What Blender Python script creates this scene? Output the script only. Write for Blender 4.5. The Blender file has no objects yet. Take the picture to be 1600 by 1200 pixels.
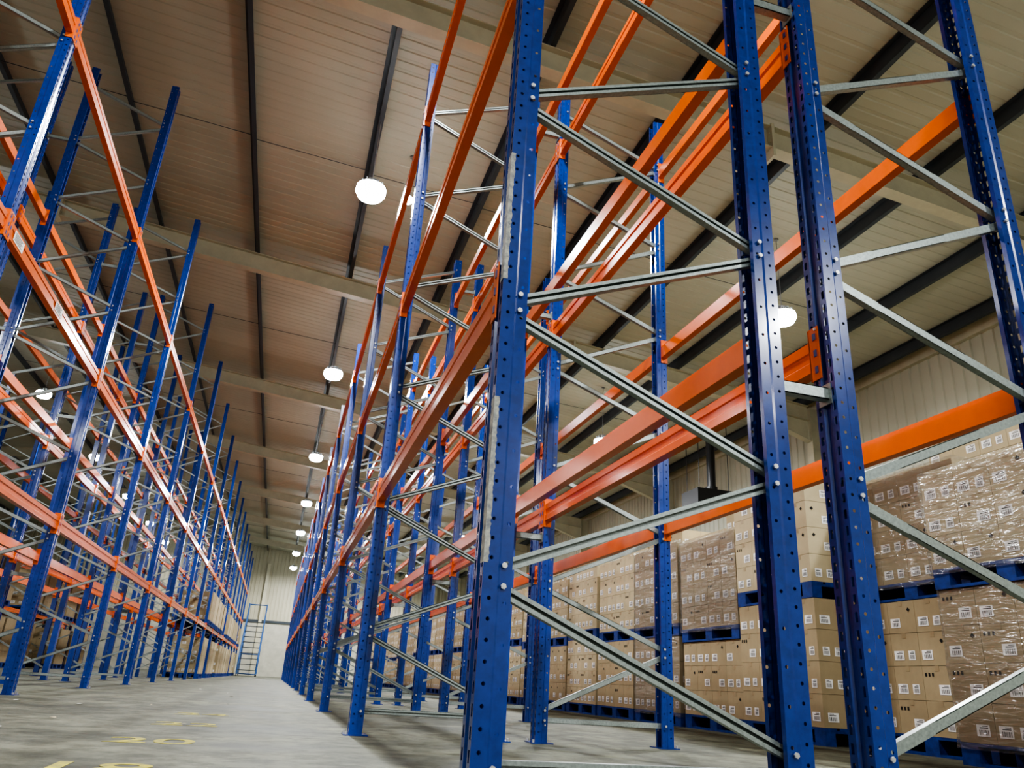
import bpy, bmesh, math, random
from mathutils import Vector, Matrix
random.seed(7)
scene = bpy.context.scene
COL = scene.collection

# ---------------------------------------------------------------- materials
def mat(name, color, rough=0.5, metal=0.0, noise=0.0, nscale=8.0, bump=0.0, bscale=60.0,
        color2=None, emis=None, estr=0.0, coat=0.0, spec=0.5):
    m = bpy.data.materials.new(name); m.use_nodes = True
    nt = m.node_tree; b = nt.nodes['Principled BSDF']
    b.inputs['Base Color'].default_value = (*color, 1)
    b.inputs['Roughness'].default_value = rough
    b.inputs['Metallic'].default_value = metal
    b.inputs['Specular IOR Level'].default_value = spec
    b.inputs['Coat Weight'].default_value = coat
    b.inputs['Coat Roughness'].default_value = 0.12
    tc = nt.nodes.new('ShaderNodeTexCoord')
    if noise > 0 or color2:
        n = nt.nodes.new('ShaderNodeTexNoise'); n.inputs['Scale'].default_value = nscale
        n.inputs['Detail'].default_value = 6; n.inputs['Roughness'].default_value = 0.65
        nt.links.new(tc.outputs['Object'], n.inputs['Vector'])
        r = nt.nodes.new('ShaderNodeValToRGB')
        c2 = color2 or tuple(max(0, c*(1-noise)) for c in color)
        r.color_ramp.elements[0].position = 0.35; r.color_ramp.elements[0].color = (*c2, 1)
        r.color_ramp.elements[1].position = 0.65; r.color_ramp.elements[1].color = (*color, 1)
        nt.links.new(n.outputs['Fac'], r.inputs['Fac'])
        nt.links.new(r.outputs['Color'], b.inputs['Base Color'])
    if bump > 0:
        n2 = nt.nodes.new('ShaderNodeTexNoise'); n2.inputs['Scale'].default_value = bscale
        n2.inputs['Detail'].default_value = 4
        nt.links.new(tc.outputs['Object'], n2.inputs['Vector'])
        bp = nt.nodes.new('ShaderNodeBump'); bp.inputs['Strength'].default_value = bump
        bp.inputs['Distance'].default_value = 0.01
        nt.links.new(n2.outputs['Fac'], bp.inputs['Height'])
        nt.links.new(bp.outputs['Normal'], b.inputs['Normal'])
    if emis:
        b.inputs['Emission Color'].default_value = (*emis, 1)
        b.inputs['Emission Strength'].default_value = estr
    return m

M_blue   = mat('blue_powder_coat', (0.009,0.050,0.30), 0.25, noise=0.25, nscale=25, coat=0.4)
M_bluedk = mat('navy_powder_coat', (0.010,0.045,0.25), 0.33, noise=0.3, nscale=25, coat=0.3)
M_orange = mat('orange_powder_coat', (0.85,0.155,0.012), 0.27, noise=0.10, nscale=6, coat=0.3)
M_galv   = mat('galvanised_steel', (0.40,0.45,0.435), 0.36, metal=0.5, noise=0.3, nscale=90)
M_bolt   = mat('zinc_bolt', (0.62,0.62,0.60), 0.35, metal=0.6)
M_pallet = mat('blue_painted_wood', (0.010,0.05,0.28), 0.6, noise=0.5, nscale=14)
M_card   = mat('kraft_cardboard', (0.38,0.305,0.18), 0.75, noise=0.14, nscale=5)
M_card2  = mat('light_cardboard', (0.46,0.385,0.24), 0.75, noise=0.12, nscale=5)
M_tape   = mat('parcel_tape', (0.34,0.27,0.16), 0.3)
M_white  = mat('label_paper', (0.85,0.85,0.83), 0.6)
M_ink    = mat('black_ink', (0.03,0.03,0.03), 0.8, spec=0.1)
M_cream  = mat('cream_steel_paint', (0.56,0.53,0.40), 0.5, noise=0.15, nscale=3)
M_purlin = mat('slate_steel_paint', (0.050,0.062,0.074), 0.5, noise=0.2, nscale=3)
M_lamp   = mat('lamp_housing', (0.35,0.36,0.38), 0.4, metal=0.6)
M_lens   = mat('lamp_lens', (1,1,1), 0.3, emis=(0.90,0.97,1.0), estr=90)
M_yellow = mat('worn_yellow_floor_paint', (0.52,0.46,0.05), 0.7, color2=(0.20,0.195,0.10), nscale=22, spec=0.2)
M_black  = mat('black_enamel', (0.02,0.02,0.022), 0.4)
M_wallb  = mat('painted_blockwork', (0.52,0.50,0.42), 0.8, noise=0.2, nscale=2, bump=0.2)
M_worn   = mat('peeled_paper_tape', (0.58,0.57,0.50), 0.7, color2=(0.20,0.21,0.24), nscale=38)

def sheet_mat(name, ca, cb, axis, pitch):
    """painted profiled sheet, whole sheets slightly different in tone"""
    m = bpy.data.materials.new(name); m.use_nodes = True
    nt = m.node_tree; b = nt.nodes['Principled BSDF']
    tc = nt.nodes.new('ShaderNodeTexCoord'); sp = nt.nodes.new('ShaderNodeSeparateXYZ')
    nt.links.new(tc.outputs['Object'], sp.inputs[0])
    d = nt.nodes.new('ShaderNodeMath'); d.operation='DIVIDE'; d.inputs[1].default_value = pitch
    nt.links.new(sp.outputs[axis], d.inputs[0])
    fl = nt.nodes.new('ShaderNodeMath'); fl.operation='FLOOR'; nt.links.new(d.outputs[0], fl.inputs[0])
    wn = nt.nodes.new('ShaderNodeTexWhiteNoise'); wn.noise_dimensions='1D'
    nt.links.new(fl.outputs[0], wn.inputs['W'])
    n = nt.nodes.new('ShaderNodeTexNoise'); n.inputs['Scale'].default_value = 0.7; n.inputs['Detail'].default_value=8
    nt.links.new(tc.outputs['Object'], n.inputs['Vector'])
    ad = nt.nodes.new('ShaderNodeMath'); ad.operation='MULTIPLY_ADD'; ad.inputs[1].default_value=0.35
    nt.links.new(wn.outputs['Value'], ad.inputs[0]); nt.links.new(n.outputs['Fac'], ad.inputs[2])
    r = nt.nodes.new('ShaderNodeValToRGB')
    r.color_ramp.elements[0].position=0.35; r.color_ramp.elements[0].color=(*ca,1)
    r.color_ramp.elements[1].position=0.95; r.color_ramp.elements[1].color=(*cb,1)
    nt.links.new(ad.outputs[0], r.inputs['Fac']); nt.links.new(r.outputs['Color'], b.inputs['Base Color'])
    b.inputs['Roughness'].default_value = 0.5
    return m
M_roof = sheet_mat('cream_roof_sheet', (0.42,0.415,0.33), (0.51,0.505,0.41), 'Y', 1.0)
M_wall = sheet_mat('cream_wall_sheet', (0.45,0.445,0.35), (0.54,0.53,0.43), 'Y', 1.0)

def floor_mat():
    m = bpy.data.materials.new('dusty_concrete'); m.use_nodes = True
    nt = m.node_tree; b = nt.nodes['Principled BSDF']
    tc = nt.nodes.new('ShaderNodeTexCoord')
    def noise(s, d=8, r=0.6):
        n = nt.nodes.new('ShaderNodeTexNoise'); n.inputs['Scale'].default_value=s
        n.inputs['Detail'].default_value=d; n.inputs['Roughness'].default_value=r
        nt.links.new(tc.outputs['Object'], n.inputs['Vector']); return n
    a = noise(1.1); c = noise(5,10,0.78)
    r = nt.nodes.new('ShaderNodeValToRGB')
    r.color_ramp.elements[0].position=0.38; r.color_ramp.elements[0].color=(0.070,0.074,0.050,1)
    r.color_ramp.elements[1].position=0.62; r.color_ramp.elements[1].color=(0.175,0.178,0.128,1)
    nt.links.new(a.outputs['Fac'], r.inputs['Fac'])
    r2 = nt.nodes.new('ShaderNodeValToRGB')
    r2.color_ramp.elements[0].position=0.42; r2.color_ramp.elements[0].color=(0.42,0.42,0.38,1)
    r2.color_ramp.elements[1].position=0.56; r2.color_ramp.elements[1].color=(1,1,1,1)
    nt.links.new(c.outputs['Fac'], r2.inputs['Fac'])
    mx = nt.nodes.new('ShaderNodeMix'); mx.data_type='RGBA'; mx.blend_type='MULTIPLY'; mx.inputs['Factor'].default_value=0.9
    nt.links.new(r.outputs['Color'], mx.inputs[6]); nt.links.new(r2.outputs['Color'], mx.inputs[7])
    nt.links.new(mx.outputs[2], b.inputs['Base Color'])
    rr = nt.nodes.new('ShaderNodeMapRange'); rr.inputs['To Min'].default_value=0.45; rr.inputs['To Max'].default_value=0.8
    nt.links.new(a.outputs['Fac'], rr.inputs['Value']); nt.links.new(rr.outputs[0], b.inputs['Roughness'])
    b.inputs['Specular IOR Level'].default_value=0.28
    bp = nt.nodes.new('ShaderNodeBump'); bp.inputs['Strength'].default_value=0.35; bp.inputs['Distance'].default_value=0.01
    nt.links.new(c.outputs['Fac'], bp.inputs['Height']); nt.links.new(bp.outputs['Normal'], b.inputs['Normal'])
    return m
M_floor = floor_mat()

def wrap_mat():
    m = bpy.data.materials.new('stretch_film'); m.use_nodes = True
    nt = m.node_tree; nt.nodes.clear()
    o = nt.nodes.new('ShaderNodeOutputMaterial'); mx = nt.nodes.new('ShaderNodeMixShader'); mx2 = nt.nodes.new('ShaderNodeMixShader')
    t = nt.nodes.new('ShaderNodeBsdfTransparent'); t.inputs[0].default_value=(1,1,1,1)
    g = nt.nodes.new('ShaderNodeBsdfGlossy'); g.inputs['Roughness'].default_value=0.2
    df = nt.nodes.new('ShaderNodeBsdfDiffuse'); df.inputs[0].default_value=(0.7,0.7,0.64,1)
    tc = nt.nodes.new('ShaderNodeTexCoord'); mp = nt.nodes.new('ShaderNodeMapping')
    mp.inputs['Scale'].default_value=(1.2,1.2,7); mp.inputs['Rotation'].default_value=(0.2,0.15,0)
    n = nt.nodes.new('ShaderNodeTexNoise'); n.inputs['Scale'].default_value=3.0; n.inputs['Detail'].default_value=3
    n.inputs['Distortion'].default_value=0.8
    bp = nt.nodes.new('ShaderNodeBump'); bp.inputs['Strength'].default_value=0.8; bp.inputs['Distance'].default_value=0.07
    fr = nt.nodes.new('ShaderNodeFresnel'); fr.inputs['IOR'].default_value=1.5
    L = nt.links.new
    L(tc.outputs['Object'], mp.inputs['Vector']); L(mp.outputs[0], n.inputs['Vector']); L(n.outputs['Fac'], bp.inputs['Height'])
    L(bp.outputs[0], g.inputs['Normal'])
    ad = nt.nodes.new('ShaderNodeMath'); ad.operation='MULTIPLY_ADD'; ad.inputs[1].default_value=0.4; ad.inputs[2].default_value=0.09
    L(fr.outputs[0], ad.inputs[0]); L(ad.outputs[0], mx.inputs['Fac'])
    L(t.outputs[0], mx.inputs[1]); L(g.outputs[0], mx.inputs[2])
    mx2.inputs['Fac'].default_value=0.05
    L(mx.outputs[0], mx2.inputs[1]); L(df.outputs[0], mx2.inputs[2])
    L(mx2.outputs[0], o.inputs['Surface'])
    return m
M_wrap = wrap_mat()

# ---------------------------------------------------------------- mesh builder
class MB:
    def __init__(s): s.v=[]; s.f=[]; s.m=[]
    def poly(s, pts, mi=0):
        i=len(s.v); s.v += [tuple(p) for p in pts]; s.f.append(tuple(range(i,i+len(pts)))); s.m.append(mi)
    def box(s,x0,x1,y0,y1,z0,z1,mi=0):
        i=len(s.v)
        s.v += [(x0,y0,z0),(x1,y0,z0),(x1,y1,z0),(x0,y1,z0),(x0,y0,z1),(x1,y0,z1),(x1,y1,z1),(x0,y1,z1)]
        for q in ((3,2,1,0),(4,5,6,7),(0,1,5,4),(1,2,6,5),(2,3,7,6),(3,0,4,7)):
            s.f.append(tuple(i+k for k in q)); s.m.append(mi)
    def obox(s, c, a, b, d, mi=0):
        c,a,b,d=Vector(c),Vector(a),Vector(b),Vector(d); i=len(s.v)
        for sz in (-1,1):
            for sx,sy in ((-1,-1),(1,-1),(1,1),(-1,1)):
                s.v.append(tuple(c+a*sx+b*sy+d*sz))
        for q in ((3,2,1,0),(4,5,6,7),(0,1,5,4),(1,2,6,5),(2,3,7,6),(3,0,4,7)):
            s.f.append(tuple(i+k for k in q)); s.m.append(mi)
    def cyl(s,p0,p1,r,n=8,mi=0,r1=None,caps=True):
        p0,p1=Vector(p0),Vector(p1); r1=r if r1 is None else r1
        d=(p1-p0).normalized(); u=d.orthogonal().normalized(); w=d.cross(u); i=len(s.v)
        for p,rr in ((p0,r),(p1,r1)):
            for k in range(n):
                a=2*math.pi*k/n; s.v.append(tuple(p+u*rr*math.cos(a)+w*rr*math.sin(a)))
        for k in range(n):
            s.f.append((i+k,i+(k+1)%n,i+n+(k+1)%n,i+n+k)); s.m.append(mi)
        if caps:
            s.f.append(tuple(i+k for k in reversed(range(n)))); s.m.append(mi)
            s.f.append(tuple(i+n+k for k in range(n))); s.m.append(mi)
    def prism(s, prof, y0, y1, mi=0):
        n=len(prof); i=len(s.v)
        s.v += [(x,y0,z) for x,z in prof]+[(x,y1,z) for x,z in prof]
        for k in range(n):
            s.f.append((i+k,i+(k+1)%n,i+n+(k+1)%n,i+n+k)); s.m.append(mi)
        s.f.append(tuple(i+k for k in reversed(range(n)))); s.m.append(mi)
        s.f.append(tuple(i+n+k for k in range(n))); s.m.append(mi)
    def add(s, o, off=(0,0,0), rot=0.0):
        i=len(s.v); c,sn=math.cos(rot),math.sin(rot)
        s.v += [(x*c-y*sn+off[0], x*sn+y*c+off[1], z+off[2]) for x,y,z in o.v]
        s.f += [tuple(k+i for k in f) for f in o.f]; s.m += o.m
    def mesh(s,name,mats):
        me=bpy.data.meshes.new(name); me.from_pydata(s.v,[],s.f); me.update()
        for m in mats: me.materials.append(m)
        me.polygons.foreach_set('material_index', s.m); me.update()
        return me

def inst(name, data, loc=(0,0,0), rot=0.0, parent=None, label=None, category=None, group=None, kind=None):
    o=bpy.data.objects.new(name, data); o.location=loc; o.rotation_euler=(0,0,rot)
    if parent is not None: o.parent=parent
    COL.objects.link(o)
    if label: o['label']=label
    if category: o['category']=category
    if group: o['group']=group
    if kind: o['kind']=kind
    return o

# ---------------------------------------------------------------- dimensions
CAMH=0.31; BAY=2.93; Y0=1.956; D=0.93
HR, HL = 4.95, 6.6
YEND=56.0; YST=-18.0; XR=11.4; XRIDGE=-9.5; XL=-18.0
def roofz(x): return 8.12-0.1*x if x>=XRIDGE else 8.12-0.1*XRIDGE-0.1*(XRIDGE-x)

# ---------------------------------------------------------------- upright post with real perforations
def strip(mb,p0,p1,H,hole=None):
    p0=Vector((p0[0],p0[1],0)); p1=Vector((p1[0],p1[1],0)); w=(p1-p0).length; d=(p1-p0)/w
    P=lambda s,z:(p0.x+d.x*s,p0.y+d.y*s,z)
    def q(a,b,z0,z1): mb.poly([P(a,z0),P(b,z0),P(b,z1),P(a,z1)])
    if not hole: q(0,w,0,H); return
    c,hw,hh,pitch,zs,rnd=hole
    if c-hw>1e-5: q(0,c-hw,0,H)
    if w-c-hw>1e-5: q(c+hw,w,0,H)
    z=zs; last=0
    while z+hh<H-0.02:
        q(c-hw,c+hw,last,z-hh)
        if rnd:
            ring=[]; outer=[]
            for k in range(8):
                a=math.pi*k/4; ring.append((c+hw*0.8*math.cos(a), z+hh*0.8*math.sin(a)))
                ox=max(-1,min(1,round(math.cos(a)*1.42))); oz=max(-1,min(1,round(math.sin(a)*1.42)))
                outer.append((c+hw*ox,z+hh*oz))
            for k in range(8):
                j=(k+1)%8; mb.poly([P(*ring[k]),P(*outer[k]),P(*outer[j]),P(*ring[j])])
        last=z+hh; z+=pitch
    q(c-hw,c+hw,last,H)

def post_mb(H):
    mb=MB()
    for s in (1,-1):
        strip(mb,(0.078,s*0.028),(0.078,s*0.046),H)
        strip(mb,(0.078,s*0.046),(0.046,s*0.046),H,(0.016,0.0065,0.0065,0.10,0.10,True))
        strip(mb,(0.046,s*0.046),(0.040,s*0.050),H)
        strip(mb,(0.040,s*0.050),(0.0,s*0.050),H,(0.020,0.0065,0.0065,0.05,0.06,True))
        strip(mb,(0.0,s*0.050),(0.0,s*0.018),H,(0.015,0.006,0.014,0.05,0.05,False))
        strip(mb,(0.0,s*0.018),(0.010,s*0.012),H)
    strip(mb,(0.010,0.012),(0.010,-0.012),H)
    return mb
def post_far(H):
    mb=MB()
    for s in (1,-1):
        mb.poly([(0.078,s*0.03,0),(0.078,s*0.05,0),(0.078,s*0.05,H),(0.078,s*0.03,H)])
        mb.poly([(0.078,s*0.05,0),(0,s*0.05,0),(0,s*0.05,H),(0.078,s*0.05,H)])
    mb.poly([(0,-0.05,0),(0,0.05,0),(0,0.05,H),(0,-0.05,H)])
    return mb

def brace_mb(x0,z0,x1,z1,mi=0,bolt=1):
    mb=MB(); a=Vector((x0,0,z0)); b=Vector((x1,0,z1)); d=(b-a); L=d.length; d.normalize()
    n=Vector((-d.z,0,d.x)); y=Vector((0,1,0)); c=(a+b)/2; hl=L/2+0.012
    t=0.0012; hw=0.0155 if bolt is not None else 0.012; hy=0.0125
    mb.obox(c+y*(hy-t), d*hl, n*hw, y*t, mi)
    for s in (1,-1):
        mb.obox(c+n*(s*(hw-t)), d*hl, n*t, y*hy, mi)
        mb.obox(c+n*(s*(hw-0.0055))-y*(hy-t), d*hl, n*0.0055, y*t, mi)
    if bolt is not None:
        for p in (a,b):
            mb.cyl(p-y*0.057,p+y*0.057,0.0035,8,bolt)
            for s in (1,-1): mb.cyl(p+y*s*0.051,p+y*s*0.056,0.0078,6,bolt)
    return mb
def foot_mb():
    mb=MB(); mb.box(-0.03,0.11,-0.075,0.075,0,0.006,0)
    for s in (1,-1): mb.cyl((-0.015,s*0.06,0.0),(-0.015,s*0.06,0.022),0.008,6,1)
    return mb

XF,XB=0.055,D-0.055
def zf(k): return 0.57+0.78*k
def zb(k): return 0.16+0.78*k
brA=brace_mb(XF,zf(0)-0.026,XB,zb(0)+0.026); brB=brace_mb(XF,zf(0)+0.026,XB,zb(1)-0.026)
brH=brace_mb(XF,0.13,XB,0.13)
MS=[M_galv,M_bolt]
me_brA=brA.mesh('brace_down',MS); me_brB=brB.mesh('brace_up',MS); me_brH=brH.mesh('brace_level',MS)
me_foot=foot_mb().mesh('base_plate',[M_blue,M_bolt])
me_post={H:post_mb(H).mesh('post',[M_blue]) for H in (HR,HL)}
def n_br(H): return int((H-0.05-0.16)/0.78)
def far_frame(H):
    mb=MB(); p=post_far(H); mb.add(p); mb.add(p,(D,0,0),math.pi)
    A=brace_mb(XF,zf(0),XB,zb(0),1,None); B=brace_mb(XF,zf(0),XB,zb(1),1,None)
    for k in range(n_br(H)): mb.add(A,(0,0,0.78*k)); mb.add(B,(0,0,0.78*k))
    f=MB(); f.box(-0.03,0.11,-0.075,0.075,0,0.006,0); mb.add(f); mb.add(f,(D,0,0),math.pi)
    return mb.mesh('upright_frame',[M_blue,M_galv])
me_far={H:far_frame(H) for H in (HR,HL)}

def frame(x,y,rot,H,near,label,group):
    if not near:
        return inst('upright_frame',me_far[H],(x,y,0),rot,label=label,category='rack frame',group=group)
    e=inst('upright_frame',None,(x,y,0),rot,label=label,category='rack frame',group=group)
    inst('post',me_post[H],(0,0,0.003),0,e); inst('post',me_post[H],(D,0,0.003),math.pi,e)
    inst('base_plate',me_foot,(0,0,0),0,e); inst('base_plate',me_foot,(D,0,0),math.pi,e)
    inst('brace',me_brH,(0,0,0),0,e)
    for k in range(n_br(H)):
        inst('brace',me_brA,(0,0,0.78*k),0,e); inst('brace',me_brB,(0,0,0.78*k),0,e)
    return e

# ---------------------------------------------------------------- beams
LB=BAY-0.10
def beam_body():
    mb=MB()
    prof=[(0.003,-0.055),(0.050,-0.055),(0.050,0.028),(0.030,0.028),(0.030,0.055),(0.003,0.055),(0.003,0.020),(0.008,0.015),(0.008,-0.015),(0.003,-0.020)]
    mb.prism(prof,0.006,LB-0.006,0)
    return mb
def conn_mb():
    mb=MB()
    mb.box(-0.005,-0.001,-0.046,0.004,-0.095,0.095,0)
    mb.box(-0.005,0.048,0.0005,0.006,-0.095,0.095,0)
    for z in (-0.06,0.0,0.06):
        mb.box(-0.007,-0.005,-0.034,-0.020,z-0.012,z+0.012,1)
    mb.cyl((-0.001,-0.036,0.085),(-0.010,-0.036,0.085),0.005,6,2)
    return mb
def conn2_mb():
    m=conn_mb(); m.v=[(x,LB-y,z) for x,y,z in m.v]; return m
me_beam=beam_body().mesh('rack_beam',[M_orange])
me_c1=conn_mb().mesh('connector',[M_orange,M_bluedk,M_bolt]); me_c2=conn2_mb().mesh('connector',[M_orange,M_bluedk,M_bolt])
_f=beam_body(); _f.box(-0.005,0.048,-0.046,0.006,-0.095,0.095,0); _f.box(-0.005,0.048,LB-0.006,LB+0.046,-0.095,0.095,0)
BFAR=_f; me_bfar=_f.mesh('rack_beam',[M_orange])
BEAMS=[]
def bay_beams(xface, ys, levels, inward, label, group):
    for y in ys:
        for z in levels:
            BEAMS.append((math.hypot(xface,y+1.4),xface,y+0.05,z,inward,label,group))

LEV_R=(1.41,2.76,4.42); LEV_L=(1.47,2.92,4.58)
NR=14; NL=17
YR=[Y0+BAY*k for k in range(NR)]
YLl=[2.12+BAY*k for k in range(NL)]
XA0,XA1,XB0,XB1=0.47,0.47+D,1.59,1.59+D
LA0,LA1,LB0,LB1=-2.10,-2.10-D,-3.25,-3.25-D
FA0,FA1=-7.0,-7.0-D
gR='frames of the shorter double rack row'; gL='frames of the taller double rack row'
for i,y in enumerate(YR):
    near=y<17
    lab='blue perforated rack frame with galvanised zigzag bracing on the concrete floor'
    e=frame(XA0,y,0,HR,near,'blue end-of-row rack frame with peeled paper tape on its post' if i==0 else lab,gR)
    if i==0: FIRST=e
    frame(XB1,y,math.pi,HR,near,'blue end-of-row rack frame beside the stacked carton pallets' if i==0 else lab,gR)
for i,y in enumerate(YLl):
    near=y<15
    lab='tall blue perforated rack frame with galvanised bracing across the aisle'
    frame(LA0,y,math.pi,HL,near,lab,gL)
    frame(LB1,y,0,HL,near and y<12,lab,gL)
YF=[YLl[k] for k in range(3,12)]
for y in YF:
    frame(FA0,y,math.pi,HL,False,'tall blue rack frame in the next row beyond the aisle','frames of the third rack row')
lb='glossy orange box beam hooked between blue rack posts'
for x,inw in ((XA0,1),(XA1,-1),(XB0,1),(XB1,-1)): bay_beams(x,YR[:-1],LEV_R,inw,lb,'orange beams of the shorter rack row')
for x,inw in ((LA0,-1),(LA1,1),(LB0,-1),(LB1,1)): bay_beams(x,YLl[:-1],LEV_L,inw,lb+' of the tall row','orange beams of the taller rack row')
for x,inw in ((FA0,-1),(FA1,1)): bay_beams(x,YF[:-1],LEV_L[:2],inw,lb+' of the third row','orange beams of the third rack row')
BEAMS.sort(key=lambda b:b[0])
STUFF=MB()
for i,(d,x,y,z,inw,label,group) in enumerate(BEAMS):
    rot=0 if inw>0 else math.pi; yy=y if inw>0 else y+LB
    if i<300:
        near=d<16
        o=inst('rack_beam',me_beam if near else me_bfar,(x,yy,z),rot,label=label,category='rack beam',group=group)
        if near:
            inst('connector',me_c1,(0,0,0),0,o); inst('connector',me_c2,(0,0,0),0,o)
    else:
        STUFF.add(BFAR,(x,yy,z),rot)
inst('rack_beams',STUFF.mesh('rack_beams',[M_orange]),label='distant orange rack beams along the far bays',category='rack beam',kind='stuff')

def spacer(w):
    mb=MB(); mb.box(-w/2,w/2,-0.02,-0.017,-0.02,0.02,0); mb.box(-w/2,w/2,-0.02,0.012,0.017,0.02,0); mb.box(-w/2,w/2,-0.02,0.012,-0.02,-0.017,0)
    for s in (1,-1):
        mb.box(s*w/2-0.002,s*w/2+0.002,-0.03,0.03,-0.035,0.035,0)
        mb.cyl((s*w/2-s*0.001,0.02,0),(s*w/2-s*0.014,0.02,0),0.008,6,1)
    return mb.mesh('row_spacer',MS)
sp1=spacer(XB0-XA1-0.004); sp2=spacer(LA1-LB0-0.004)
for y in YR[:6]:
    for z in (1.25,2.9,4.58): inst('row_spacer',sp1,((XA1+XB0)/2,y,z),label='short galvanised spacer bar joining two blue posts',category='rack spacer',group='row spacers')
for y in YLl[1:6]:
    for z in (1.25,3.3,5.6): inst('row_spacer',sp2,((LA1+LB0)/2,y,z),label='short galvanised spacer bar joining two blue posts',category='rack spacer',group='row spacers')

for z0,z1 in ((0.60,1.05),(1.42,1.87)):
    t=MB(); n=60; rr=random.Random(int(z0*100)); ws=[0.010+0.004*rr.random() for _ in range(n+1)]; us=[-0.016-0.006*rr.random() for _ in range(n+1)]
    for k in range(n):
        a=z0+(z1-z0)*k/n; b=z0+(z1-z0)*(k+1)/n
        t.poly([(-0.0015,-0.0515,a),(-0.0015,us[k],a),(-0.0015,us[k+1],b),(-0.0015,-0.0515,b)])
        t.poly([(-0.0015,-0.0515,a),(ws[k],-0.0515,a),(ws[k+1],-0.0515,b),(-0.0015,-0.0515,b)])
    inst('paper_tape',t.mesh('paper_tape',[M_worn]),(0,0,0),0,FIRST,label='peeled off-white paper tape')

lab=MB(); lab.poly([(0.002,0,-0.035),(0.002,0.2,-0.035),(0.002,0.2,0.04),(0.002,0,0.04)],0)
for k in range(5): lab.poly([(0.0025,0.02,-0.022+k*0.012),(0.0025,0.17-0.02*(k%2),-0.022+k*0.012),(0.0025,0.17-0.02*(k%2),-0.016+k*0.012),(0.0025,0.02,-0.016+k*0.012)],1)
me_st=lab.mesh('load_notice',[M_white,M_ink])
for y,z in ((YLl[1]+0.12,LEV_L[1]),(YLl[1]+1.2,LEV_L[1])):
    inst('load_notice',me_st,(LA0-0.0025,y,z),label='white printed load notice stuck on orange beam',category='sticker',group='load notices')

# ---------------------------------------------------------------- pallets and cartons
PX,PY=1.0,1.2
def pallet_mb(mi=0):
    mb=MB()
    for x in (0,0.45,0.90): mb.box(x,x+0.10,0,PY,0,0.02,mi)
    for x in (0,0.45,0.90):
        for y in (0,0.53,1.06): mb.box(x,x+0.10,y,y+0.14,0.02,0.10,mi)
    for y in (0,0.53,1.06): mb.box(0,PX,y,y+0.14,0.10,0.12,mi)
    for k in range(7): mb.box(k*0.146,k*0.146+0.12,0,PY,0.12,0.14,mi)
    return mb
me_pal=pallet_mb().mesh('pallet',[M_pallet])
def sticker(mb,face,cx,cy,z,w,h,lm=2,im=3):
    def q(a,b,c,d,off,mi):
        if face=='x': mb.poly([(cx-off,cy+a,z+c),(cx-off,cy+b,z+c),(cx-off,cy+b,z+d),(cx-off,cy+a,z+d)],mi)
        else: mb.poly([(cx+a,cy-off,z+c),(cx+b,cy-off,z+c),(cx+b,cy-off,z+d),(cx+a,cy-off,z+d)],mi)
    q(0,w,0,h,0.0015,lm)
    x=w*0.12
    for k,bw in enumerate((0.04,0.02,0.06,0.02,0.04,0.03,0.05,0.02,0.04)):
        q(x,x+w*bw,h*0.12,h*0.55,0.0025,im); x+=w*(bw+0.045)
    q(w*0.12,w*0.75,h*0.68,h*0.76,0.0025,im); q(w*0.12,w*0.55,h*0.84,h*0.90,0.0025,im)
def carton_mb(lx,ly,h,var):
    mb=MB(); g=0.0015
    mb.box(g,lx-g,g,ly-g,g,h-g,0)
    mb.box(-0.0002,lx+0.0002,ly/2-0.02,ly/2+0.02,h-0.04,h+0.0002,1)
    c=[(0.56,0.18),(0.14,0.18),(0.56,0.18)][var]
    sticker(mb,'x',0,ly*c[0],h*c[1],0.105,0.072)
    sticker(mb,'y',lx*c[0]*0.9,0,h*c[1],0.105,0.072)
    if var==0:
        sticker(mb,'x',0,ly*0.16,h*c[1],0.07,0.072); sticker(mb,'y',lx*0.14,0,h*c[1],0.07,0.072)
    if var==2:
        y=ly*0.22; z=h*0.72; s=0.018
        mb.poly([(-0.0016,y-s,z),(-0.0016,y,z-s),(-0.0016,y+s,z),(-0.0016,y,z+s)],3)
        mb.poly([(y-s,-0.0016,z),(y,-0.0016,z-s),(y+s,-0.0016,z),(y,-0.0016,z+s)],3)
    elif var==1:
        for k in range(3):
            mb.poly([(-0.0016,ly*0.62+k*0.035,h*0.7),(-0.0016,ly*0.62+k*0.035+0.018,h*0.7),(-0.0016,ly*0.62+k*0.035+0.018,h*0.8),(-0.0016,ly*0.62+k*0.035,h*0.8)],3)
    return mb
_cc={}
def carton_mesh(lx,ly,h,var,light):
    k=(round(h,3),round(lx,3),var,light)
    if k not in _cc: _cc[k]=carton_mb(lx,ly,h,var).mesh('carton',[M_card2 if light else M_card,M_tape,M_white,M_ink])
    return _cc[k]
def wrap_mb(h):
    mb=MB(); nz=10; e=0.006; rnd=random.Random(int(h*1000))
    per=[(x,0) for x in [i*PX/6 for i in range(6)]]+[(PX,y) for y in [i*PY/7 for i in range(7)]]+[(PX-x,PY) for x in [i*PX/6 for i in range(6)]]+[(0,PY-y) for y in [i*PY/7 for i in range(7)]]
    rows=[]
    for j in range(nz+1):
        z=0.10+(h-0.085)*j/nz; row=[]
        for (x,y) in per:
            o=e+rnd.random()*0.012
            nx=-1 if x<=0 else (1 if x>=PX-1e-6 else 0); ny=-1 if y<=0 else (1 if y>=PY-1e-6 else 0)
            row.append((x+nx*o,y+ny*o,z))
        rows.append(row)
    n=len(per)
    for j in range(nz):
        for k in range(n):
            mb.poly([rows[j][k],rows[j][(k+1)%n],rows[j+1][(k+1)%n],rows[j+1][k]])
    mb.poly(rows[-1])
    return mb
_wc={}
def wrap_mesh(h):
    k=round(h,2)
    if k not in _wc: _wc[k]=wrap_mb(h).mesh('stretch_wrap',[M_wrap])
    return _wc[k]
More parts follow.
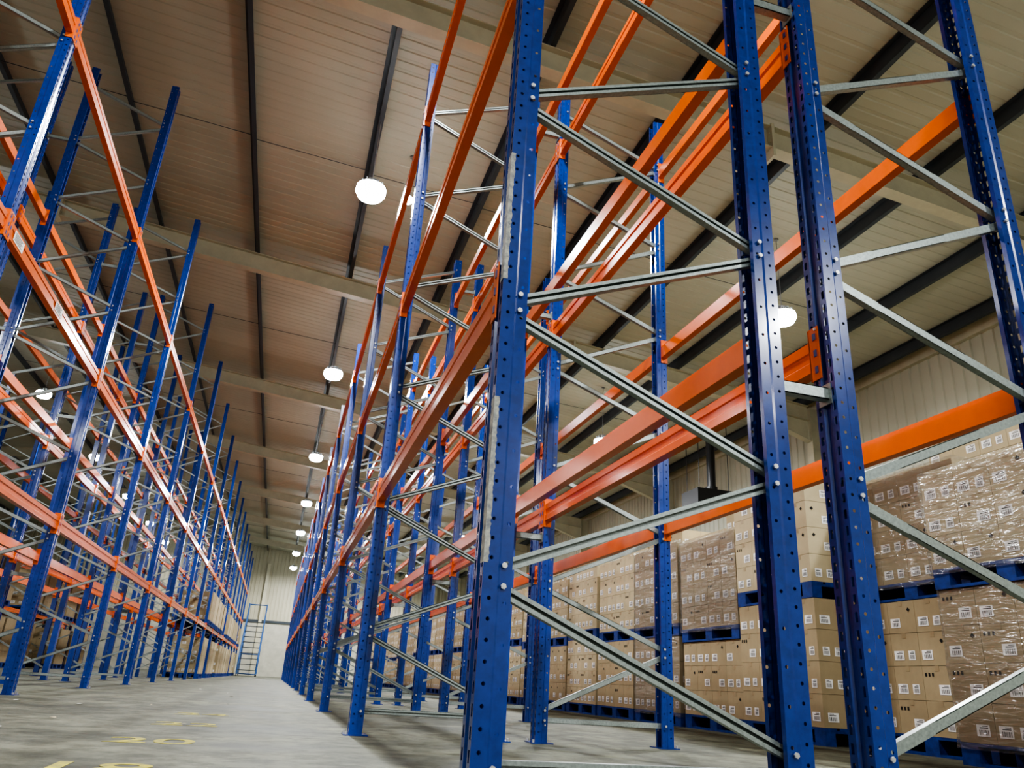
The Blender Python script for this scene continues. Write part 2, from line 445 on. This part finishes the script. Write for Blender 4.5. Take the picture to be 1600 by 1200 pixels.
def load(x,y,z,h,light=False,wrap=True,label='',nx=3,ny=4,group='pallet loads beside the wall'):
    e=inst('pallet_load',None,(x,y,z),0,label=label,category='pallet of boxes',group=group)
    inst('pallet',me_pal,(0,0,0),0,e)
    body=h-0.14-0.004; n=max(2,round(body/0.25)); ch=body/n; lx,ly=PX/nx,PY/ny
    for L in range(n):
        for i in range(nx):
            for j in range(ny):
                if 0<i<nx-1 and 0<j<ny-1: continue
                if i==nx-1 and j>0 and L<n-1: continue
                v=random.choice((0,0,1,2))
                inst('carton',carton_mesh(lx,ly,ch,v,light),(i*lx,j*ly,0.14+L*ch),0,e)
    if wrap: inst('stretch_wrap',wrap_mesh(h),(0,0,0),0,e,label='clear glossy stretch film')
    return e
_fl={}
def far_load(x,y,z,h,light,label,group,rot=0):
    k=(round(h,2),light)
    if k not in _fl:
        mb=pallet_mb(4); body=h-0.14; n=max(2,round(body/0.26)); ch=body/n
        for L in range(n):
            for i in range(3):
                for j in range(4):
                    if i==1 and j in (1,2): continue
                    mb.add(carton_mb(PX/3,PY/4,ch,random.choice((0,1,2))),(i*PX/3,j*PY/4,0.14+L*ch))
        _fl[k]=mb.mesh('pallet_load',[M_card2 if light else M_card,M_tape,M_white,M_ink,M_pallet])
    return inst('pallet_load',_fl[k],(x,y,z),rot,label=label,category='pallet of boxes',group=group)

XS=4.5
# (y, lower height, upper height, lower wrapped, upper wrapped, upper light, x shift)
S=[(2.05,1.13,0.90,0,1,1,0.0),(3.36,1.13,0.84,1,1,1,0.0),(4.66,1.16,1.05,0,1,0,0.42),(5.93,1.20,1.12,0,0,1,-0.02),
   (7.19,0.90,1.12,0,1,0,0.02),(8.46,0.98,1.10,1,1,0,0.0),(9.73,0.98,1.12,0,0,1,0.0)]
for i,(y,h1,h2,lw,uw,ul,dx) in enumerate(S):
    load(XS+dx,y,0,h1,light=False,wrap=bool(lw),label='lower pallet of labelled brown cartons on blue wooden pallet')
    load(XS+dx+random.uniform(-0.02,0.02),y+random.uniform(-0.01,0.01),h1,h2,light=bool(ul),wrap=bool(uw),label='stretch-wrapped cartons on blue pallet stacked on another load' if uw else 'brown labelled cartons stacked on another pallet load')
y=11.0; i=0
while y<40:
    h1=random.choice((0.98,1.05)); h2=random.choice((1.05,1.12))
    far_load(XS,y,0,h1,i%3==0,'pallet of brown labelled cartons standing on the floor','pallet loads beside the wall')
    far_load(XS,y,h1,h2,i%2==0,'pallet of brown cartons stacked on a lower load','pallet loads beside the wall')
    y+=1.26; i+=1
y=2.2; i=0
while y<24:
    far_load(XS+1.46,y,0,1.32,False,'tall pallet of cartons in the rear stack row','rear stack row of pallet loads')
    far_load(XS+1.46,y,1.32,1.50 if i%3 else 1.3,i%2==0,'pallet of light cartons on top of the rear stacks','rear stack row of pallet loads')
    y+=1.26; i+=1
for k in range(8,16):
    for s in (0,1):
        yy=YLl[k]+0.12+s*1.36
        if (k*3+s)%5!=0: far_load(LA1-0.03,yy,0,1.15,(k+s)%2==0,'pallet of wrapped cartons on the floor under the rack','pallet loads in the tall rack')
        if (k+s)%4!=3: far_load(LA1-0.03,yy,LEV_L[0]+0.057,0.95,(k+s)%3==0,'pallet of cartons resting on orange rack beams','pallet loads in the tall rack')
for k in range(4,11):
    for s in (0,1):
        yy=YLl[k]+0.12+s*1.36
        if (k+s)%3: far_load(FA1-0.03,yy,0,1.25,False,'pallet of cartons on the floor in the next rack row','pallet loads in the third rack row')
        if (k+2*s)%3: far_load(FA1-0.03,yy,LEV_L[0]+0.057,1.15,False,'pallet of cartons on beams in the next rack row','pallet loads in the third rack row')

# ---------------------------------------------------------------- building shell
f=MB(); f.box(XL-0.2,XR+0.2,YST,YEND+0.2,-0.2,0,0)
inst('floor',f.mesh('floor',[M_floor]),kind='structure',label='dusty grey-green concrete warehouse floor')
def corrug(u0,u1,pitch,depth,fn):
    mb=MB(); u=u0
    while u<u1-1e-6:
        e=min(u+pitch,u1); p=e-u
        us=[(u,0),(u+p*0.62,0),(u+p*0.70,depth),(u+p*0.92,depth),(e,0)]
        for (a,oa),(b,ob) in zip(us,us[1:]):
            A0,A1=fn(a,oa); B0,B1=fn(b,ob); mb.poly([A0,B0,B1,A1])
        u=e
    return mb
r=corrug(YST,YEND+0.2,0.20,0.009,lambda u,o:((XRIDGE,u,roofz(XRIDGE)+o),(XR+0.2,u,roofz(XR+0.2)+o)))
r2=corrug(YST,YEND+0.2,0.20,0.009,lambda u,o:((XL-0.2,u,roofz(XL-0.2)+o),(XRIDGE,u,roofz(XRIDGE)+o)))
r.add(r2)
inst('ceiling',r.mesh('ceiling',[M_roof]),kind='structure',label='cream ribbed metal roof sheeting')
wr=corrug(YST,YEND,0.25,0.025,lambda u,o:((XR+o,u,0),(XR+o,u,roofz(XR)+0.02)))
inst('wall_right',wr.mesh('wall_right',[M_wall]),kind='structure',label='cream vertical ribbed metal wall cladding')
wl=corrug(YST,YEND,0.25,0.025,lambda u,o:((XL-o,u,0),(XL-o,u,roofz(XL)+0.02)))
inst('wall_left',wl.mesh('wall_left',[M_wall]),kind='structure',label='cream vertical ribbed metal wall cladding')
wb=corrug(XL,XR,0.25,0.03,lambda u,o:((u,YEND+o,3.4),(u,YEND+o,roofz(u)+0.02)))
M_wallx=sheet_mat('cream_end_sheet',(0.42,0.39,0.29),(0.52,0.49,0.37),'X',1.0)
wb.box(XL,XR,YEND-0.08,YEND+0.1,0,3.4,1)
wb.box(XL,XR,YEND-0.16,YEND-0.08,3.35,3.5,2)
for k in range(8): wb.box(XL+k*3.9+1.0,XL+k*3.9+1.2,YEND-0.2,YEND-0.05,0,7.2,3)
inst('wall_back',wb.mesh('wall_back',[M_wallx,M_wallb,M_purlin,M_cream]),kind='structure',label='end wall, pale blockwork below cream cladding')
tm=MB(); tm.box(XR-0.10,XR,YST,YEND-0.2,roofz(XR)-0.22,roofz(XR)-0.002,0)  # added strip that blocks world light leaking in at the eaves gap
inst('trim_1',tm.mesh('trim_1',[M_cream]),kind='structure',label='added cream strip keeping stray light out along the top of the wall')

RY=[-0.3+7.3*k for k in range(8)]
def rafter():
    mb=MB()
    def half(xa,xb):
        zt=lambda x: roofz(x)-0.21
        a=(xa,zt(xa)); b=(xb,zt(xb)); dp=0.36
        def slab(t0,t1,y0,y1,mi=0):
            mb.v+= [(a[0],y0,a[1]-t1),(b[0],y0,b[1]-t1),(b[0],y1,b[1]-t1),(a[0],y1,a[1]-t1),(a[0],y0,a[1]-t0),(b[0],y0,b[1]-t0),(b[0],y1,b[1]-t0),(a[0],y1,a[1]-t0)]
            i=len(mb.v)-8
            for q in ((3,2,1,0),(4,5,6,7),(0,1,5,4),(1,2,6,5),(2,3,7,6),(3,0,4,7)): mb.f.append(tuple(i+k for k in q)); mb.m.append(mi)
        slab(0,0.014,-0.09,0.09); slab(dp-0.014,dp,-0.09,0.09); slab(0.014,dp-0.014,-0.006,0.006)
    half(XRIDGE,XR-0.35); half(XL+0.35,XRIDGE)
    for x in (-5.2,5.2):
        zc=roofz(x)-0.21
        mb.box(x-0.02,x+0.02,-0.11,0.11,zc-0.50,zc+0.02,0)
        for s in (1,-1):
            for q in (0.12,0.25): mb.cyl((x-0.035,s*0.06,zc-q),(x+0.035,s*0.06,zc-q),0.014,6,0)
    for xe,s in ((XR-0.35,-1),(XL+0.35,1)):
        zt=roofz(xe)-0.57; L=2.2
        zi=roofz(xe+s*L)-0.57
        mb.poly([(xe,0.0,zt),(xe+s*L,0.0,zi),(xe,0.0,zt-0.5)],0)
        n=(Vector((xe+s*L,0,zi))-Vector((xe,0,zt-0.5)))
        c=Vector((xe,0,zt-0.5))+n/2; up=Vector((-n.z,0,n.x)).normalized()
        mb.obox(c,n/2,Vector((0,0.09,0)),up*0.007,0)
        for t in (-0.16,0.16): mb.box(xe-s*0.18+t-0.007,xe-s*0.18+t+0.007,-0.1,0.1,0,roofz(xe)-0.25,0)
        mb.box(xe-s*0.18-0.16,xe-s*0.18+0.16,-0.005,0.005,0,roofz(xe)-0.25,0)
    return mb
me_raf=rafter().mesh('portal_frame',[M_cream])
for yy in RY: inst('portal_frame',me_raf,(0,yy,0),label='cream painted steel portal frame with rafter and columns',category='roof beam',group='portal frames')
def purlin(x):
    mb=MB(); z=roofz(x)
    mb.box(x-0.003,x+0.003,YST,YEND-0.1,z-0.205,z-0.004,0)
    mb.box(x,x+0.065,YST,YEND-0.1,z-0.207,z-0.203,0); mb.box(x-0.065,x,YST,YEND-0.1,z-0.012,z-0.006,0)
    mb.box(x+0.061,x+0.065,YST,YEND-0.1,z-0.203,z-0.185,0)
    for yy in RY:
        mb.box(x+0.004,x+0.010,yy-0.08,yy+0.08,z-0.21,z-0.05,1)
    return mb.mesh('roof_purlin',[M_purlin,M_cream])
for k in range(-9,6):
    x=0.25+1.85*k+0.0
    if XL<x<XR: inst('roof_purlin',purlin(x),label='dark slate steel purlin running under the roof sheets',category='roof purlin',group='roof purlins')
inst('roof_purlin',purlin(XR-0.45),label='dark slate steel purlin at the eaves',category='roof purlin',group='roof purlins')
for k in range(7):
    for off in (3.65,):
        yy=RY[k]+off; mb=MB(); xs=[0.25+1.85*i for i in range(-5,6)]
        for a,b in zip(xs,xs[1:]): mb.cyl((a,yy,roofz(a)-0.16),(b,yy,roofz(b)-0.10),0.006,6,0)
        inst('sag_rod',mb.mesh('sag_rod',[M_purlin]),label='thin dark tie rod between roof purlins',category='tie rod',group='roof tie rods')

# ---------------------------------------------------------------- high bay lamps
lh=MB(); lh.cyl((0,0,0.03),(0,0,0.07),0.20,24,0,0.18); lh.cyl((0,0,0.07),(0,0,0.18),0.11,16,0,0.09)
for k in range(12):
    a=math.pi*2*k/12; lh.obox((math.cos(a)*0.13,math.sin(a)*0.13,0.105),(math.cos(a)*0.04,math.sin(a)*0.04,0),(-math.sin(a)*0.003,math.cos(a)*0.003,0),(0,0,0.035),0)
me_lh=lh.mesh('housing',[M_lamp])
ll=MB()
for (z0,r0,z1,r1) in ((0.06,0.205,-0.02,0.21),(-0.02,0.21,-0.09,0.17),(-0.09,0.17,-0.12,0.08)): ll.cyl((0,0,z0),(0,0,z1),r0,14,0,r1,caps=(z1==-0.12))
me_ll=ll.mesh('lens',[M_lens])
def lamp(x,y,z,power,size=1.0):
    e=inst('high_bay_lamp',None,(x,y,z),0,label='round bright white high bay lamp hanging under the roof' if size==1.0 else 'small bright white disc hung near the large lamp',category='ceiling lamp',group='high bay lamps')
    a=inst('housing',me_lh,(0,0,0),0,e); b=inst('lens',me_ll,(0,0,0),0,e)
    a.scale=b.scale=(size,size,size)
    top=roofz(x)-z-0.005
    hb=MB(); hb.cyl((0,0,0.18*size),(0,0,top),0.006,6,0); hb.cyl((0,0,top-0.03),(0,0,top),0.04,8,0)
    inst('hanger',hb.mesh('hanger',[M_lamp]),(0,0,0),0,e)
    if power:
        P=bpy.data.lights.new('high_bay_light','AREA'); P.shape='DISK'; P.size=0.42; P.energy=power; P.color=(0.97,0.99,1.0)
        o=bpy.data.objects.new('high_bay_light',P); o.parent=e; o.location=(0,0,-0.13); COL.objects.link(o)
    return e
PW=430
for yy in (-12.7,-5.4,1.9,9.27,16.6,24.1,31.4,38.6,45.8,52.5):
    lamp(0.28,yy,6.66,PW); lamp(6.87,yy,5.98,PW*0.9); lamp(-7.7,yy,7.5,PW*0.55)
lamp(0.87,10.08,7.21,0,0.42)  # small glowing copy added as a bright spot beside the large one

# ---------------------------------------------------------------- unit heater
h=MB(); h.box(-0.5,0.5,-0.4,0.4,0,0.40,0)
for sx in (-0.4,0.4):
    for sy in (-0.3,0.3): h.cyl((sx,sy,0.40),(sx,sy,2.2),0.01,6,0)
h.cyl((0.1,0,0.40),(0.1,0,2.35),0.10,16,0); h.cyl((0.1,0,0.40),(0.1,0,0.55),0.15,16,0)
inst('unit_heater',h.mesh('unit_heater',[M_black]),(9.6,16.4,4.62),label='black suspended warm air heater with round flue',category='heater')

# ---------------------------------------------------------------- mobile safety steps
def tube(mb,a,b,r=0.03,mi=0): mb.cyl(a,b,r,8,mi)
e=inst('safety_steps',None,(-1.38,47.0,0),0,label='tall mobile warehouse steps with handrails by end wall',category='step ladder')
fr=MB(); n=10; RH=0.30
for s in (-0.5,0.5):
    tube(fr,(s,0,0.12),(s,2.3,RH*n)); tube(fr,(s,2.9,0.12),(s,2.9,RH*n+1.0)); tube(fr,(s,2.3,RH*n),(s,2.3,RH*n+1.0)); tube(fr,(s,0,0.12),(s,2.9,0.12))
    tube(fr,(s,0.0,0.95),(s,2.3,RH*n+1.0)); tube(fr,(s,2.3,RH*n+1.0),(s,2.9,RH*n+1.0)); tube(fr,(s,2.3,RH*n+0.5),(s,2.9,RH*n+0.5)); tube(fr,(s,0,0.12),(s,0,0.95)); tube(fr,(s,1.2,0.12),(s,1.2,RH*n*0.52)); tube(fr,(s,0.2,0.12),(s,2.9,RH*n*0.8))
for z in (0.12,1.2,RH*n,RH*n+1.0): tube(fr,(-0.5,2.9,z),(0.5,2.9,z))
inst('frame',fr.mesh('frame',[mat('blue_tube',(0.03,0.10,0.28),0.4)]),parent=e)
tr=MB(); tr.box(-0.48,0.48,-0.1,0.13,0,0.04,0)
me_tr=tr.mesh('step',[M_purlin])
for k in range(1,n): inst('step',me_tr,(0,2.3*k/n,RH*k),0,e)
pl=MB(); pl.box(-0.5,0.5,2.3,2.9,RH*n-0.03,RH*n,0); inst('platform',pl.mesh('platform',[M_purlin]),parent=e)
wh=MB(); wh.cyl((-0.02,0,0.06),(0.02,0,0.06),0.06,12,0); me_wh=wh.mesh('wheel',[M_black])
for s in (-0.5,0.5):
    for yy in (0.05,2.85): inst('wheel',me_wh,(s,yy,0),0,e)

# ---------------------------------------------------------------- yellow floor numbers
def text_mesh(t,size):
    c=bpy.data.curves.new('t','FONT'); c.body=t; c.size=size; c.align_x='CENTER'; c.extrude=0.0005; c.offset=0.002
    o=bpy.data.objects.new('tmp',c); COL.objects.link(o); dg=bpy.context.evaluated_depsgraph_get()
    me=bpy.data.meshes.new_from_object(o.evaluated_get(dg)); bpy.data.objects.remove(o); me.materials.clear(); me.materials.append(M_yellow); return me
for t,x,yy in (('18',-0.50,2.80),('20',-0.46,3.85),('22',-0.43,5.05),('24',-0.43,6.2)):
    inst('floor_number',text_mesh(t,0.38),(x,yy,0.001),0.0,label='worn yellow number painted on the concrete aisle',category='floor marking',group='aisle floor numbers')

for k in range(14):
    mb=MB(); s=random.uniform(0.015,0.04); pts=[]
    for j in range(5):
        a=2*math.pi*j/5; pts.append((s*math.cos(a)*random.uniform(0.5,1),s*math.sin(a)*random.uniform(0.5,1),0.002+random.uniform(0,0.006)))
    mb.poly(pts,0)
    inst('paper_scrap',mb.mesh('paper_scrap',[M_white if k%2 else M_card2]),(random.uniform(-1.9,0.3),random.uniform(3.5,14),0.001),label='small scrap of torn paper on the concrete',category='litter',group='floor scraps')

# ---------------------------------------------------------------- world and camera
w=bpy.data.worlds.new('world'); scene.world=w; w.use_nodes=True
bg=w.node_tree.nodes['Background']; bg.inputs[0].default_value=(1.0,0.97,0.88,1); bg.inputs[1].default_value=0.8
f=1191.0
vy=Vector((425-800,600-1050,f)).normalized(); vz=Vector((985-800,3000,f)); vz=(vz-vy*vz.dot(vy)).normalized()
vx=-vy.cross(vz)
right=Vector((vx.x,vy.x,vz.x)); up=Vector((vx.y,vy.y,vz.y)); fwd=Vector((vx.z,vy.z,vz.z))
cam=bpy.data.cameras.new('camera'); cam.sensor_width=36; cam.lens=f/1600*36; cam.clip_end=300; cam.clip_start=0.02
co=bpy.data.objects.new('camera',cam); COL.objects.link(co)
M=Matrix.Identity(4)
for i in range(3): M[i][0]=right[i]; M[i][1]=up[i]; M[i][2]=-fwd[i]
M[2][3]=CAMH
co.matrix_world=M
scene.camera=co
scene.view_settings.view_transform='AgX'
scene.view_settings.look='AgX - High Contrast'
scene.view_settings.exposure=-0.2
